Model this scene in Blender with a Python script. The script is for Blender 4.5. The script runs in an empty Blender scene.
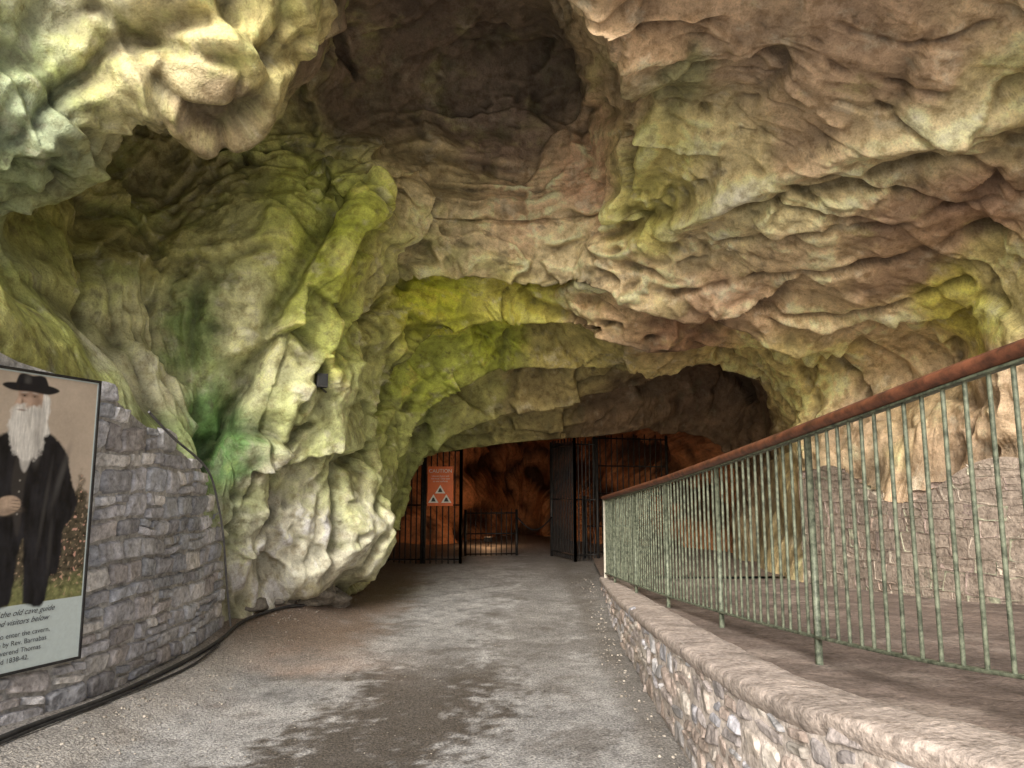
import bpy, math, random
import numpy as np
from mathutils import Vector, Matrix
random.seed(7); rng=np.random.RandomState(7)
scene=bpy.context.scene
PITCH=math.radians(8.0); SP,CP=math.sin(PITCH),math.cos(PITCH)
EYE=np.array([0,0,1.6]); F=760.0
# ---------------------------------------------------------------- helpers
def S(h,w,Y):
    """image pixel (column, row) cast from the camera + distance into the cave -> world point"""
    u=(h-512)/F; v=(384-w)/F
    k=Y/(CP-SP*v)
    return (u*k, Y, 1.6+k*(SP+CP*v))
def W(x,y,z): return (x,y,z)
def hsh(ix,iy,iz,seed):
    h=(ix.astype(np.int64)*374761393+iy.astype(np.int64)*668265263+iz.astype(np.int64)*2147483647+seed*1274126177)&0xFFFFFFFF
    h=((h^(h>>13))*1274126177)&0xFFFFFFFF
    h=((h^(h>>16))*2246822519)&0xFFFFFFFF
    h=h^(h>>15)
    return (h&0xFFFFFF).astype(np.float32)/16777215.0
def gnoise(P,seed=0):
    P=P.astype(np.float32)
    I=np.floor(P).astype(np.int64); f=P-I
    w=f*f*f*(f*(f*6-15)+10)
    out=np.zeros(len(P),np.float32)
    for dx in (0,1):
        for dy in (0,1):
            for dz in (0,1):
                a=I[:,0]+dx;b=I[:,1]+dy;c=I[:,2]+dz
                h=hsh(a,b,c,seed)
                th=h*6.2831853*7; ph=np.cos(h*6.2831853*31)
                s=np.sqrt(np.maximum(0,1-ph*ph))
                d=(f[:,0]-dx)*np.cos(th)*s+(f[:,1]-dy)*np.sin(th)*s+(f[:,2]-dz)*ph
                wx=w[:,0] if dx else 1-w[:,0]
                wy=w[:,1] if dy else 1-w[:,1]
                wz=w[:,2] if dz else 1-w[:,2]
                out+=d*wx*wy*wz
    return out*1.4
def fbm(P,oct=4,seed=0,gain=.5,ridged=False):
    a=1.0;o=np.zeros(len(P),np.float32);tot=0
    Q=P.copy()
    for i in range(oct):
        n=gnoise(Q,seed+i*17)
        if ridged: n=1-2*np.abs(n)
        o+=a*n; tot+=a; a*=gain; Q=Q*2.03+11.3
    return o/tot
def facets(P,seed=0,tilt=.5,jump=.5):
    I=np.floor(P).astype(np.int64)
    best=np.full(len(P),1e9,np.float32)
    val=np.zeros(len(P),np.float32)
    for dx in (-1,0,1):
        for dy in (-1,0,1):
            for dz in (-1,0,1):
                a=I[:,0]+dx;b=I[:,1]+dy;c=I[:,2]+dz
                h1=hsh(a,b,c,seed);h2=hsh(a,b,c,seed+1);h3=hsh(a,b,c,seed+2)
                rx=P[:,0]-(a+h1);ry=P[:,1]-(b+h2);rz=P[:,2]-(c+h3)
                d=rx*rx+ry*ry+rz*rz
                v=(rx*(h2-.5)+ry*(h3-.5)+rz*(h1-.5))*2*tilt+jump*(((h1*7+h2*13)%1)-.5)
                m=d<best
                val=np.where(m,v,val); best=np.where(m,d,best)
    return val
def sstep(a,b,x):
    t=np.clip((x-a)/(b-a),0,1); return t*t*(3-2*t)
def catmull(P,u):
    n=len(P); i=np.clip(np.floor(u).astype(int),0,n-2); f=(u-i)
    f=f.reshape(f.shape+(1,)*(P.ndim-1))
    p0=P[np.maximum(i-1,0)];p1=P[i];p2=P[i+1];p3=P[np.minimum(i+2,n-1)]
    return .5*((2*p1)+(p2-p0)*f+(2*p0-5*p1+4*p2-p3)*f*f+(3*p1-p0-3*p2+p3)*f**3)
def blur(a,r):
    for ax in (0,1):
        c=np.cumsum(np.concatenate([np.repeat(np.take(a,[0],ax),r+1,ax),a,np.repeat(np.take(a,[-1],ax),r,ax)],ax),ax)
        a=(np.take(c,np.arange(2*r+1,c.shape[ax]),ax)-np.take(c,np.arange(0,c.shape[ax]-2*r-1),ax))/(2*r+1)
    return a
def mesh_np(name,V,Fc,mat=None,col=None,smooth=True):
    me=bpy.data.meshes.new(name)
    V=np.asarray(V,np.float32); Fc=np.asarray(Fc,np.int32)
    n=len(Fc);k=Fc.shape[1]
    me.vertices.add(len(V)); me.vertices.foreach_set("co",V.ravel())
    me.loops.add(n*k); me.loops.foreach_set("vertex_index",Fc.ravel())
    me.polygons.add(n); me.polygons.foreach_set("loop_start",np.arange(0,n*k,k,dtype=np.int32))
    me.update(calc_edges=True)
    if smooth: me.polygons.foreach_set("use_smooth",np.ones(n,bool))
    if col is not None:
        at=me.color_attributes.new("Col",'FLOAT_COLOR','POINT')
        c=np.ones((len(V),4),np.float32); c[:,:3]=col
        at.data.foreach_set("color",c.ravel())
    ob=bpy.data.objects.new(name,me); scene.collection.objects.link(ob)
    if mat: me.materials.append(mat)
    return ob
def grid_faces(a,b):
    i=np.arange(a-1)[:,None]*b+np.arange(b-1)[None,:]
    i=i.ravel(); return np.stack([i,i+1,i+b+1,i+b],1)
# ---------------------------------------------------------------- materials
def newmat(name,rough=.8,spec=.3):
    m=bpy.data.materials.new(name); m.use_nodes=True
    nt=m.node_tree; b=nt.nodes['Principled BSDF']
    b.inputs['Roughness'].default_value=rough
    b.inputs['Specular IOR Level'].default_value=spec
    return m,nt,b
def N(nt,t,**k):
    n=nt.nodes.new(t)
    for a,v in k.items(): setattr(n,a,v)
    return n
def ramp(nt,src,stops):
    r=nt.nodes.new('ShaderNodeValToRGB'); e=r.color_ramp.elements
    while len(e)<len(stops): e.new(.5)
    for el,(p,c) in zip(e,stops): el.position=p; el.color=(*c,1) if len(c)==3 else c
    nt.links.new(src,r.inputs[0]); return r
def mix(nt,a,b,fac,mode='MIX'):
    m=nt.nodes.new('ShaderNodeMix'); m.data_type='RGBA'; m.blend_type=mode
    for s,k in ((a,6),(b,7)):
        if hasattr(s,'links'): nt.links.new(s,m.inputs[k])
        else: m.inputs[k].default_value=(*s,1)
    if isinstance(fac,(int,float)): m.inputs[0].default_value=fac
    else: nt.links.new(fac,m.inputs[0])
    return m.outputs[2]
def math_n(nt,op,a,b=None):
    m=nt.nodes.new('ShaderNodeMath'); m.operation=op
    for i,s in enumerate((a,b)):
        if s is None: continue
        if isinstance(s,(int,float)): m.inputs[i].default_value=s
        else: nt.links.new(s,m.inputs[i])
    return m.outputs[0]
def noise(nt,vec,scale,detail=4,rough=.6,dist=0):
    n=N(nt,'ShaderNodeTexNoise'); n.inputs['Scale'].default_value=scale
    n.inputs['Detail'].default_value=detail; n.inputs['Roughness'].default_value=rough
    nt.links.new(vec,n.inputs['Vector']); return n.outputs['Fac']
def bump(nt,h,dist,strength,prev=None):
    b=N(nt,'ShaderNodeBump'); b.inputs['Distance'].default_value=dist; b.inputs['Strength'].default_value=strength
    nt.links.new(h,b.inputs['Height'])
    if prev: nt.links.new(prev,b.inputs['Normal'])
    return b.outputs[0]
def mat_rock():
    m,nt,b=newmat('limestone_rock',.6,.45); L=nt.links
    P=N(nt,'ShaderNodeNewGeometry').outputs['Position']
    at=N(nt,'ShaderNodeAttribute',attribute_name='Col').outputs['Color']
    n2=noise(nt,P,8,7,.68)
    n3=noise(nt,P,55,3,.65)
    c=mix(nt,at,ramp(nt,n2,[(.36,(.60,.55,.47)),(.5,(1,1,1)),(.64,(1.2,1.2,1.17))]).outputs[0],.85,'MULTIPLY')
    c=mix(nt,c,ramp(nt,n3,[(.3,(.64,.64,.60)),(.5,(1,1,1)),(.72,(1.24,1.24,1.24))]).outputs[0],.6,'MULTIPLY')
    L.new(c,b.inputs['Base Color'])
    h=math_n(nt,'ADD',n2,math_n(nt,'MULTIPLY',n3,.2))
    L.new(bump(nt,h,.05,.8),b.inputs['Normal'])
    return m
def mat_col(name,rough=.85,bscale=30,bd=.01,var=.5,spec=.3):
    m,nt,b=newmat(name,rough,spec); P=N(nt,'ShaderNodeNewGeometry').outputs['Position']
    at=N(nt,'ShaderNodeAttribute',attribute_name='Col').outputs['Color']
    n1=noise(nt,P,bscale*.25,4,.65); n2=noise(nt,P,bscale,4,.7)
    c=mix(nt,at,ramp(nt,n1,[(.3,(.6,.58,.55)),(.5,(1,1,1)),(.7,(1.3,1.3,1.3))]).outputs[0],var,'MULTIPLY')
    c=mix(nt,c,ramp(nt,n2,[(.3,(.55,.55,.55)),(.5,(1,1,1)),(.7,(1.35,1.35,1.35))]).outputs[0],var,'MULTIPLY')
    nt.links.new(c,b.inputs['Base Color'])
    h=math_n(nt,'ADD',n1,math_n(nt,'MULTIPLY',n2,.5))
    nt.links.new(bump(nt,h,bd*2,.8),b.inputs['Normal'])
    return m
def mat_plain(name,c1,c2,scale=6,rough=.6,metal=0,bd=.003,spec=.4):
    m,nt,b=newmat(name,rough,spec); P=N(nt,'ShaderNodeNewGeometry').outputs['Position']
    n=noise(nt,P,scale,4,.65)
    nt.links.new(ramp(nt,n,[(.35,c1),(.65,c2)]).outputs[0],b.inputs['Base Color'])
    b.inputs['Metallic'].default_value=metal
    if bd: nt.links.new(bump(nt,n,bd,.5),b.inputs['Normal'])
    return m
ROCK=mat_rock()
# ---------------------------------------------------------------- cave rock loft
ribs=[
 [W(-13,1.5,-.5),W(-12.5,1.8,2),W(-12,2,5),W(-10.5,2.2,8),W(-9,2.4,10.5),W(-7,2.5,12.5),W(-5,2.5,14),W(-3,2.6,15),W(-1.5,2.7,15.5),W(.3,2.7,15.8),W(2,2.7,15.5),W(3.5,2.6,15),W(6,2.5,13.5),W(9,2.3,11.5),W(12,2.2,9),W(14,2,4),W(14,1.8,-.5)],
 [W(-4.4,3.1,-.3),W(-4.4,3.2,1.2),W(-4.1,3.2,3.0),W(-4.8,3.2,4.4),W(-4.6,3.3,5.6),W(-3.9,3.5,6.4),W(-3.0,3.6,6.9),W(-2.1,3.7,7.3),W(-1.2,3.8,7.9),W(-.1,3.8,8.2),W(.9,3.7,7.8),W(1.7,3.6,7.0),W(3.2,3.4,6.7),W(5,3.3,6.2),W(6.9,3.4,5.0),W(7.0,3.6,2.8),W(7.2,3.8,0)],
 [W(-3.8,4.2,-.3),W(-3.75,4.2,1.2),W(-3.30,4.2,2.75),S(-60,150,4.6),S(-20,0,4.7),S(80,-60,4.9),S(200,-80,5),S(300,-90,5.2),S(380,-160,5.3),S(470,-190,5.4),S(550,-150,5.3),S(610,-80,5.2),S(760,-90,5),S(920,-100,4.8),S(1120,-60,4.8),W(5.8,5.2,3),W(6,5.2,0)],
 [W(-3.6,5.2,-.3),W(-3.6,5.2,1.2),W(-3.10,5.2,2.42),S(-10,225,5.2),S(60,172,5.4),S(130,105,5.6),S(235,115,5.8),S(300,50,6.1),S(370,-80,6.5),S(470,-110,6.7),S(550,-70,6.4),S(592,0,6),S(740,-10,5.9),S(900,0,5.7),S(1060,40,5.6),W(5.9,6.2,3),W(6.1,6.2,0)],
 [W(-3.5,6.2,-.3),W(-3.5,6.2,1),W(-3.03,6.2,2.12),S(30,230,6.2),S(85,140,7.3),S(145,85,7.8),S(250,80,8.0),S(310,60,8.1),S(370,20,8.2),S(470,-10,8.3),S(560,-10,8.0),S(612,45,6.4),S(730,60,6.5),S(880,90,6.4),S(1060,140,6.4),W(5.9,7,3),W(6,7,.2)],
 [W(-3.45,7,-.3),W(-3.45,7,.9),W(-2.98,7,1.85),S(90,270,7.0),S(120,190,7.8),S(190,130,8.4),S(270,150,8.5),S(330,130,8.9),S(390,100,9.4),S(480,80,9.8),S(570,60,9.5),S(650,85,7.2),S(740,120,7.2),S(870,160,7.1),S(1040,220,7.2),W(5.7,7.8,2.6),W(5.8,7.8,.3)],
 [W(-3.25,8,-.3),W(-3.3,7.8,.7),W(-2.95,7.7,1.5),S(160,320,7.6),S(190,250,7.9),S(250,200,8.2),S(320,190,8.3),S(372,165,8.6),S(420,165,9.4),S(500,165,9.9),S(590,150,9.6),S(638,150,8.0),S(720,190,7.8),S(840,230,7.8),S(1000,290,8.1),W(5.3,8.5,2.0),W(5.3,8.5,.4)],
 [W(-2.95,9.5,-.2),S(250,560,8.6),S(250,470,8.1),S(280,380,7.9),S(310,310,8.0),S(345,250,8.1),S(370,205,8.4),S(400,190,9.2),S(440,215,9.6),S(510,220,9.9),S(590,215,9.6),S(630,215,8.9),S(700,245,8.6),S(810,290,8.8),S(950,340,9.2),S(930,430,9.4),S(900,600,9.4)],
 [W(-2.95,10.9,-.1),S(320,572,9.5),S(335,480,9.1),S(350,400,9.0),S(365,340,9.2),S(385,300,9.5),S(410,282,9.8),S(440,272,9.9),S(490,272,10),S(540,285,10.1),S(575,275,10),S(600,290,9.6),S(660,315,9.6),S(760,340,9.9),S(880,370,10.2),S(860,450,10.4),S(840,600,10.6)],
 [W(-2.6,11.8,-.1),S(370,574,10.3),S(378,490,10.2),S(380,430,10.2),S(388,385,10.3),S(415,352,10.5),S(445,330,10.7),S(475,316,10.8),S(505,309,10.9),S(540,320,10.9),S(580,328,10.7),S(620,345,10.4),S(670,356,10.5),S(740,357,11),S(800,400,11.4),S(800,470,11.6),S(790,590,11.9)],
 [W(-2.6,12.6,0),S(372,560,11.6),S(385,510,11.5),S(398,465,11.5),S(415,428,11.6),S(440,402,11.8),S(470,384,12),S(500,370,12.1),S(540,366,12.2),S(575,370,12.2),S(610,374,12.2),S(640,370,12.2),S(690,364,12.3),S(745,364,12.4),S(775,400,12.8),S(780,480,13),S(770,585,13.2)],
 [W(-2.6,13.4,0),S(378,552,12.9),S(395,510,12.8),S(412,475,12.8),S(432,452,12.9),S(460,432,13),S(495,418,13.2),S(530,410,13.3),S(565,404,13.4),S(595,395,13.5),S(625,385,13.6),S(655,372,13.8),S(700,366,14.2),S(745,370,14.4),S(765,410,14.4),S(765,480,14.4),S(755,580,14.6)],
 [W(-2.6,14.5,0),S(375,545,14.4),S(385,505,14.4),S(402,474,14.4),S(425,456,14.4),S(465,449,14.5),S(500,445,14.6),S(535,441,14.7),S(570,438,14.8),S(600,436,14.9),S(630,432,15),S(655,427,15.2),S(690,432,15.4),S(720,442,15.4),S(735,462,15.4),S(735,500,15.4),S(730,575,15.4)],
 [W(-3.6,16,0),W(-3.8,16,.8),W(-3.8,16,1.6),W(-3.5,16,2.3),W(-3,16,2.8),W(-2.3,16,3.1),W(-1.5,16,3.3),W(-.8,16,3.4),W(0,16,3.5),W(.8,16,3.6),W(1.6,16,3.6),W(2.4,16,3.5),W(3.2,16,3.4),W(4.2,16,3.2),W(5,16,2.6),W(5.2,16,1.5),W(5.2,16,0)],
 [W(-3.0,18.6,0),W(-3.0,18.6,.8),W(-2.9,18.6,1.6),W(-2.6,19,2.1),W(-2.1,19,2.5),W(-1.7,19,2.7),W(-1.5,20,2.9),W(-.8,22,3.0),W(0,23.5,3.1),W(.8,24,3.0),W(1.6,23,3.0),W(2.4,21,3.0),W(3.0,20,3.0),W(3.6,19.5,2.8),W(3.9,19,2.2),W(4.0,19,1.3),W(4.0,19,0)],
 [W(-1.6+.22*i,(20.5+4.5*math.sin(i/16*math.pi)),-.3) for i in range(17)],
]
R=np.array(ribs,float); NR=len(R)
R=np.moveaxis(R,1,0)
cnts=[14,26,52,74,78,80,80,76,70,62,52,46,40,28,36]
t=np.concatenate([np.linspace(i,i+1,c,endpoint=False) for i,c in enumerate(cnts)]+[[NR-1]])
s=np.concatenate([np.linspace(i,i+1,58 if 1<=i<15 else 20,endpoint=False) for i in range(16)]+[[16]])
A=catmull(R,s); A=np.moveaxis(A,1,0)
base=catmull(A,t)
i=np.clip(np.floor(t).astype(int),0,NR-2); f=(t-i)[:,None,None]
lin=A[i]*(1-f)+A[i+1]*f
wl=(sstep(7.3,8.3,t)*(1-sstep(12.5,13.5,t)))[:,None,None]
base=base*(1-wl*.8)+lin*wl*.8
NTt,NSs=len(t),len(s)
T2=np.repeat(t[:,None],NSs,1); S2=np.repeat(s[None,:],NTt,0)
fr=T2-np.floor(T2)
sc=np.where((T2>=8)&(T2<12),1.0,np.where((T2>=7)&(T2<8),.25,0))*sstep(2,4.5,S2)*(1-sstep(12,14,S2))
sc=sc*(.6+.7*(.5+.5*np.sin(S2*1.7+np.floor(T2)*2.1)))
prof=np.sin(np.pi*np.clip(fr,0,1)**.5)
cx,cz=.6,1.6
dx=base[...,0]-cx; dz=base[...,2]-cz; dl=np.sqrt(dx*dx+dz*dz)+1e-6
amp=.52*sc*prof
base[...,0]+=dx/dl*amp; base[...,2]+=dz/dl*amp; base[...,1]+=.25*sc*prof
B=base.reshape(-1,3); tt=T2.ravel(); ss=S2.ravel()
def grid_normals(G):
    du=np.gradient(G,axis=0);dv=np.gradient(G,axis=1)
    n=np.cross(du,dv); n/=np.linalg.norm(n,axis=-1,keepdims=True)+1e-9
    return n
nrm=grid_normals(base)
tgt=np.array([.6,0,1.8]); d=tgt-base; d[...,1]=-2.0
nrm=nrm*np.sign((nrm*d).sum(-1,keepdims=True))
nrm=blur(blur(nrm,9),9); nrm/=np.linalg.norm(nrm,axis=-1,keepdims=True)+1e-9
Nn=nrm.reshape(-1,3)
rel=B-EYE; dep=rel[:,1]*CP+rel[:,2]*SP; dep=np.where(dep<.2,.2,dep)
hx=512+F*rel[:,0]/dep; hy=384-F*(rel[:,2]*CP-rel[:,1]*SP)/dep
def on_rock(a,b_):
    dd=np.hypot(hx-a,hy-b_); k=np.where(dd<max(9,dd.min()+1))[0]; return B[k[np.argmin(dep[k])]]
warp=np.stack([fbm(B*1.1,4,5),fbm(B*1.1,4,25),fbm(B*1.1,4,45)],1)
Q=B+.75*warp; Qs=B+.34*warp
far=1-.35*sstep(9.5,13,B[:,1])+.6*sstep(12.9,13.6,tt)
big=fbm(Q*.5,3,101)
slab=sstep(10.6,11.6,ss)*(1-sstep(6.6,7.6,tt))
dome=np.exp(-((ss-9)/1.9)**2)*np.exp(-((tt-4.6)/1.4)**2)
k1=sstep(-.04,.24,fbm(B*.6,3,640)+.01)
for (a,b_,r_) in [(500,235,.9),(460,300,.6),(200,225,.7),(740,170,.8),(60,290,.6),(880,330,.6),(480,400,.5),(170,50,.6),(860,60,.7),(430,360,.5)]:
    p=on_rock(a,b_); k1*=1-.85*np.exp(-((B-p)**2).sum(1)/r_**2)
kd=.16+.84*k1
fv=facets(Qs*np.array([.85,.75,1.05]),300,1.2,.3)
fv2=facets((B+.26*warp)*np.array([2.0,1.8,2.6]),340,1.6,.35)
fv3=facets((B+.18*warp)*np.array([5.5,5.0,7.0]),372,1.6,.35)
tm=tt+.55*fbm(B*.7,3,505)
flute=fbm(np.stack([tm*2.0,ss*.42+.3*warp[:,0],.3*B[:,2]],1),3,510,.5,True)
rdg=fbm(Q*1.4,4,202,.5,True)
fine=fbm((B+.25*warp)*5,5,400,.6)
c1=np.abs(gnoise(np.stack([tm*2.2+.8*warp[:,1],ss*.6+.5*warp[:,2],.5*B[:,2]],1),530))
c3=np.abs(gnoise((B+.5*warp)*1.3,532))
g1=sstep(.08,.25,fbm(B*.8,2,533)); g3=sstep(.08,.28,fbm(B*.8,2,535))
crease=np.exp(-(c1/.02)**2)*g1+.7*np.exp(-(c3/.018)**2)*g3
q=tt*1.7+1.2*fbm(B*.6,3,500); sw=q-np.floor(q); led=np.where(sw<.92,sw/.92,(1-sw)/.08)-.5
q2=tm*4.6+1.4*fbm(B*.9,4,540); sw2=q2-np.floor(q2); led2=np.where(sw2<.90,sw2/.90,(1-sw2)/.10)-.5
lm=sstep(-.1,.3,fbm(B*.6,3,600)); lm2=sstep(.02,.3,fbm(B*.9,3,620))
disp=.42*big*(1-.35*slab)+.20*fv*(1-.25*slab)+.14*(flute-.4)*(1-.6*slab)
disp+=.06*(rdg-.4)*(1-.4*slab)*(.4+.6*k1)+(.095*fv2+.030*fv3)*kd+.035*fine*kd+.17*led*lm*(1-.3*slab)+.04*led2*lm2*kd-.05*crease
disp*=1-.50*dome
def line(pts,w,a):
    global disp
    p=np.array([on_rock(*q_) for q_ in pts]); best=np.full(len(B),9.)
    Wq=B+.16*warp+.05*fine[:,None]
    for k in range(len(p)-1):
        ab=p[k+1]-p[k]; tt_=np.clip(((Wq-p[k])@ab)/(ab@ab),0,1)
        best=np.minimum(best,np.linalg.norm(Wq-p[k]-tt_[:,None]*ab,axis=1))
    disp+=a*np.exp(-(best/w)**2); return best
vein=line([(690,22),(735,55),(790,100),(838,130),(828,165)],.045,.11)
line([(375,190),(352,250),(335,320),(300,400),(262,500),(240,575)],.16,.24)
line([(330,200),(300,260),(272,330),(240,400),(218,465)],.14,-.30)
line([(395,395),(352,470),(330,560)],.10,-.18)
line([(430,385),(400,440),(372,510)],.09,-.16)
line([(110,190),(90,250),(110,320),(170,400)],.13,-.26)
line([(20,150),(70,90),(130,50),(230,20)],.10,-.20)
line([(100,10),(150,50),(235,70)],.05,-.12)
line([(560,290),(640,245),(720,205),(860,150),(1010,110)],.16,.24)
line([(600,255),(700,222),(840,190),(1000,150)],.05,-.17)
line([(640,80),(700,120),(760,180),(830,215)],.04,-.12)
line([(600,330),(680,300),(780,285),(900,270),(1000,240)],.06,-.22)
line([(650,350),(740,325),(840,325),(960,290)],.05,-.18)
line([(870,110),(940,140),(1020,150)],.03,-.10)
line([(720,255),(800,245),(900,232),(1000,200)],.04,-.14)
line([(830,30),(900,50),(1000,20)],.03,-.08)
line([(760,0),(850,90),(940,90)],.03,-.07)
line([(592,0),(615,45),(652,85),(640,150),(612,215)],.12,.22)
line([(400,30),(440,90),(520,120)],.025,-.07); line([(470,10),(500,70),(560,110)],.025,-.07); line([(430,60),(520,50),(600,110)],.02,-.06)
disp*=far
low=(1-sstep(1.6,2.6,ss))*(tt<6.6)
disp=disp*(1-.75*low)
nearleft=(1-sstep(2.6,3.6,ss))*(tt<5.2); disp=np.where(nearleft>0,disp*(1-.5*nearleft)-.10*nearleft,disp)
D=blur(disp.reshape(NTt,NSs),1); disp=D.ravel()
V=B+Nn*disp[:,None]
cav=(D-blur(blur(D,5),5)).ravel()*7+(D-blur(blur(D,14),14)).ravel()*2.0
# -- colours: stone and stain points; shade painted into dome and hollows, lamp glow into chamber
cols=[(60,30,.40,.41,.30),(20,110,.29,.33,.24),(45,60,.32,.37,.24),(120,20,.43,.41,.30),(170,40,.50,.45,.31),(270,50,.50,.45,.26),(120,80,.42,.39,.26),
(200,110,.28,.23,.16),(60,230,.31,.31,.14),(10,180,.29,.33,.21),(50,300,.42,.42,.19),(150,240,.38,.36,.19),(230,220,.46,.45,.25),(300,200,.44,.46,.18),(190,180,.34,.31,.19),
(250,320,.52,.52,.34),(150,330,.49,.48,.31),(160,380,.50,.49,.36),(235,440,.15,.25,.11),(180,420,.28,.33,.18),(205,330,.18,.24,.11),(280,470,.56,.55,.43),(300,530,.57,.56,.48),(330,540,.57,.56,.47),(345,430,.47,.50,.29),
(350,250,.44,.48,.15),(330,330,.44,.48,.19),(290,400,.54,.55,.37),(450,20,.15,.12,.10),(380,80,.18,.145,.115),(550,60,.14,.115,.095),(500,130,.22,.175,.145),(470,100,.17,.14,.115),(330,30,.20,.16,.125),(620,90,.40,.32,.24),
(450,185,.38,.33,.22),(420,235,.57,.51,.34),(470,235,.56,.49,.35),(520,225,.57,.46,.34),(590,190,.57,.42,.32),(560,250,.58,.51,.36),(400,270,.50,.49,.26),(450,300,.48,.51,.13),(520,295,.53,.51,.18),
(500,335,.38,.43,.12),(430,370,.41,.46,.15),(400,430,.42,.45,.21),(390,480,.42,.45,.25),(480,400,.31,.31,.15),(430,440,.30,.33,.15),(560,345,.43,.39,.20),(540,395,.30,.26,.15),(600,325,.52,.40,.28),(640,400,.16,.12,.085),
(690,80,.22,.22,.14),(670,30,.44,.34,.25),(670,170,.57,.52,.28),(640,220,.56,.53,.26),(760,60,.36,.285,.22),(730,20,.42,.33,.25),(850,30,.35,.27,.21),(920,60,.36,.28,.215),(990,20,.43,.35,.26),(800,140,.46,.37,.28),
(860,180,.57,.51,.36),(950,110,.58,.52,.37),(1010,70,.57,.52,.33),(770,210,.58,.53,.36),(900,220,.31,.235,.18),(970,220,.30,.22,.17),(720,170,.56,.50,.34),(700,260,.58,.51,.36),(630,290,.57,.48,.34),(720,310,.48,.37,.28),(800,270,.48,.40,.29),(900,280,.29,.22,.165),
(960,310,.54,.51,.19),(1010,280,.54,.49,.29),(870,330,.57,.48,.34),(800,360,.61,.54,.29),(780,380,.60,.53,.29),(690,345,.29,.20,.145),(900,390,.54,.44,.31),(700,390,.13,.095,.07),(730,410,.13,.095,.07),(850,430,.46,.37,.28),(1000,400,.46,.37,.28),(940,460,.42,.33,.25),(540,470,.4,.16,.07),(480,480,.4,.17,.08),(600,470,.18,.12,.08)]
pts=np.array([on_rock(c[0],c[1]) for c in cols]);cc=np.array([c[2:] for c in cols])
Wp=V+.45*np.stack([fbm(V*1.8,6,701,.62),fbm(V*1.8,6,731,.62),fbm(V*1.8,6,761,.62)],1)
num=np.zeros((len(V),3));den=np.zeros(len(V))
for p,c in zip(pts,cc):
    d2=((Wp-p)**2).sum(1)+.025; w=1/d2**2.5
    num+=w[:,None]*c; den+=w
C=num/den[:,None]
C=1.22*C
lum=C.mean(1,keepdims=True); C=lum+(C-lum)*1.3
g=sstep(.04,.30,fbm(V*1.0,7,820,.66))*sstep(14,9,V[:,1])*sstep(11,6.5,ss)
C=C*(1-.5*g[:,None])+np.array([.43,.50,.15])*.5*g[:,None]
g2_=sstep(.16,.32,fbm(V*1.3,6,825,.65))*sstep(12,9,V[:,1])
C=C*(1-.4*g2_[:,None])+np.array([.55,.53,.24])*.4*g2_[:,None]
a1=fbm(V*1.6,7,840,.70); C*=(1+.95*np.clip(a1,-.5,.5))[:,None]
pale=np.clip(lum[:,0]*2.4,.3,1)
a2=sstep(.12,.3,fbm(V*3.1,6,860,.7))*pale; C=C*(1-.4*a2[:,None])+np.array([.72,.69,.57])*.4*a2[:,None]
a3=sstep(.17,.34,fbm(V*4.2,6,880,.7)); C=C*(1-.55*a3[:,None])+np.array([.11,.09,.065])*.55*a3[:,None]
st=sstep(.10,.30,fbm(V*np.array([3.2,3.2,.5]),4,890,.6))*(1-slab); C=C*(1-.35*st[:,None])+np.array([.15,.15,.09])*.35*st[:,None]
C*=np.clip(1+cav,.5,1.22)[:,None]  # crease dirt and AO-like shading put into the colour: dark hollows, lighter ridges
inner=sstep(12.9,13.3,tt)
C=C*(1-inner[:,None])+np.array([.42,.19,.09])*np.clip(1+2.0*a1+cav,.2,1.6)[:,None]*inner[:,None]  # rusty chamber rock, its orange raised to carry warm lamp glow in the colour
C=np.clip(C,.02,.76)
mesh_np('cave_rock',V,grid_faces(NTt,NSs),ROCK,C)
# ---------------------------------------------------------------- ground
def gz(x,y):
    z=.22*sstep(8,16,y)
    z=z+.16*sstep(-2.0,-3.1,x)*sstep(2,5,y)
    z=z+.14*np.exp(-((x+2.7)/.7)**2-((y-9.4)/1.2)**2)
    return z
xs=np.concatenate([[-200,-100,-50,-25,-15,-10,-7,-5.5],np.arange(-4.5,3,.03),[3.5,5,7,10,15,25,50,100,200]])
ys=np.concatenate([[-300,-150,-80,-40,-20,-10,-5,-2,0,1,2],np.arange(3,17.5,.035),[18,19,20,22,26,40,100]])
X,Y=np.meshgrid(xs,ys,indexing='ij'); Gp=np.stack([X.ravel(),Y.ravel(),np.zeros(X.size)],1)
z=gz(Gp[:,0],Gp[:,1])+.02*fbm(Gp*1.2,3,900)+.006*fbm(Gp*6,3,910)
Gp[:,2]=z
Cg=np.tile(np.array([.39,.385,.385]),(len(Gp),1))
n0=fbm(Gp*.8,4,920);n1=fbm(Gp*2.5,6,930,.65);n2_=fbm(Gp*9,3,935,.6)
Cg*=(1+.4*n0+.8*n1+.6*n2_)[:,None]
def blend(m,c):
    global Cg
    Cg=Cg*(1-m[:,None])+np.array(c)*m[:,None]
x_,y_=Gp[:,0],Gp[:,1]
pale=sstep(.10,.26,fbm(Gp*1.1,6,945,.68)); blend(pale*.45,(.56,.555,.55))
puds=sstep(.04,.24,fbm(Gp*1.4,6,940,.72))*sstep(15,10,y_); blend(puds*.6,(.14,.125,.11))
cen=-.95+.10*(y_-5)+.15*np.sin(y_*1.3)
wd=.52+.25*n0
wet=sstep(.30,-.20,np.abs(x_-cen)-wd+.9*n1+.9*n2_)*sstep(8.8,6.4,y_+n0)
blend(wet*.88,(.085,.068,.054))
damp=sstep(.3,-.1,np.abs(x_-(-.1+.05*y_))-.5+1.0*n1+.5*n2_)*sstep(5.5,8,y_); blend(damp*.4,(.16,.14,.12))
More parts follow.
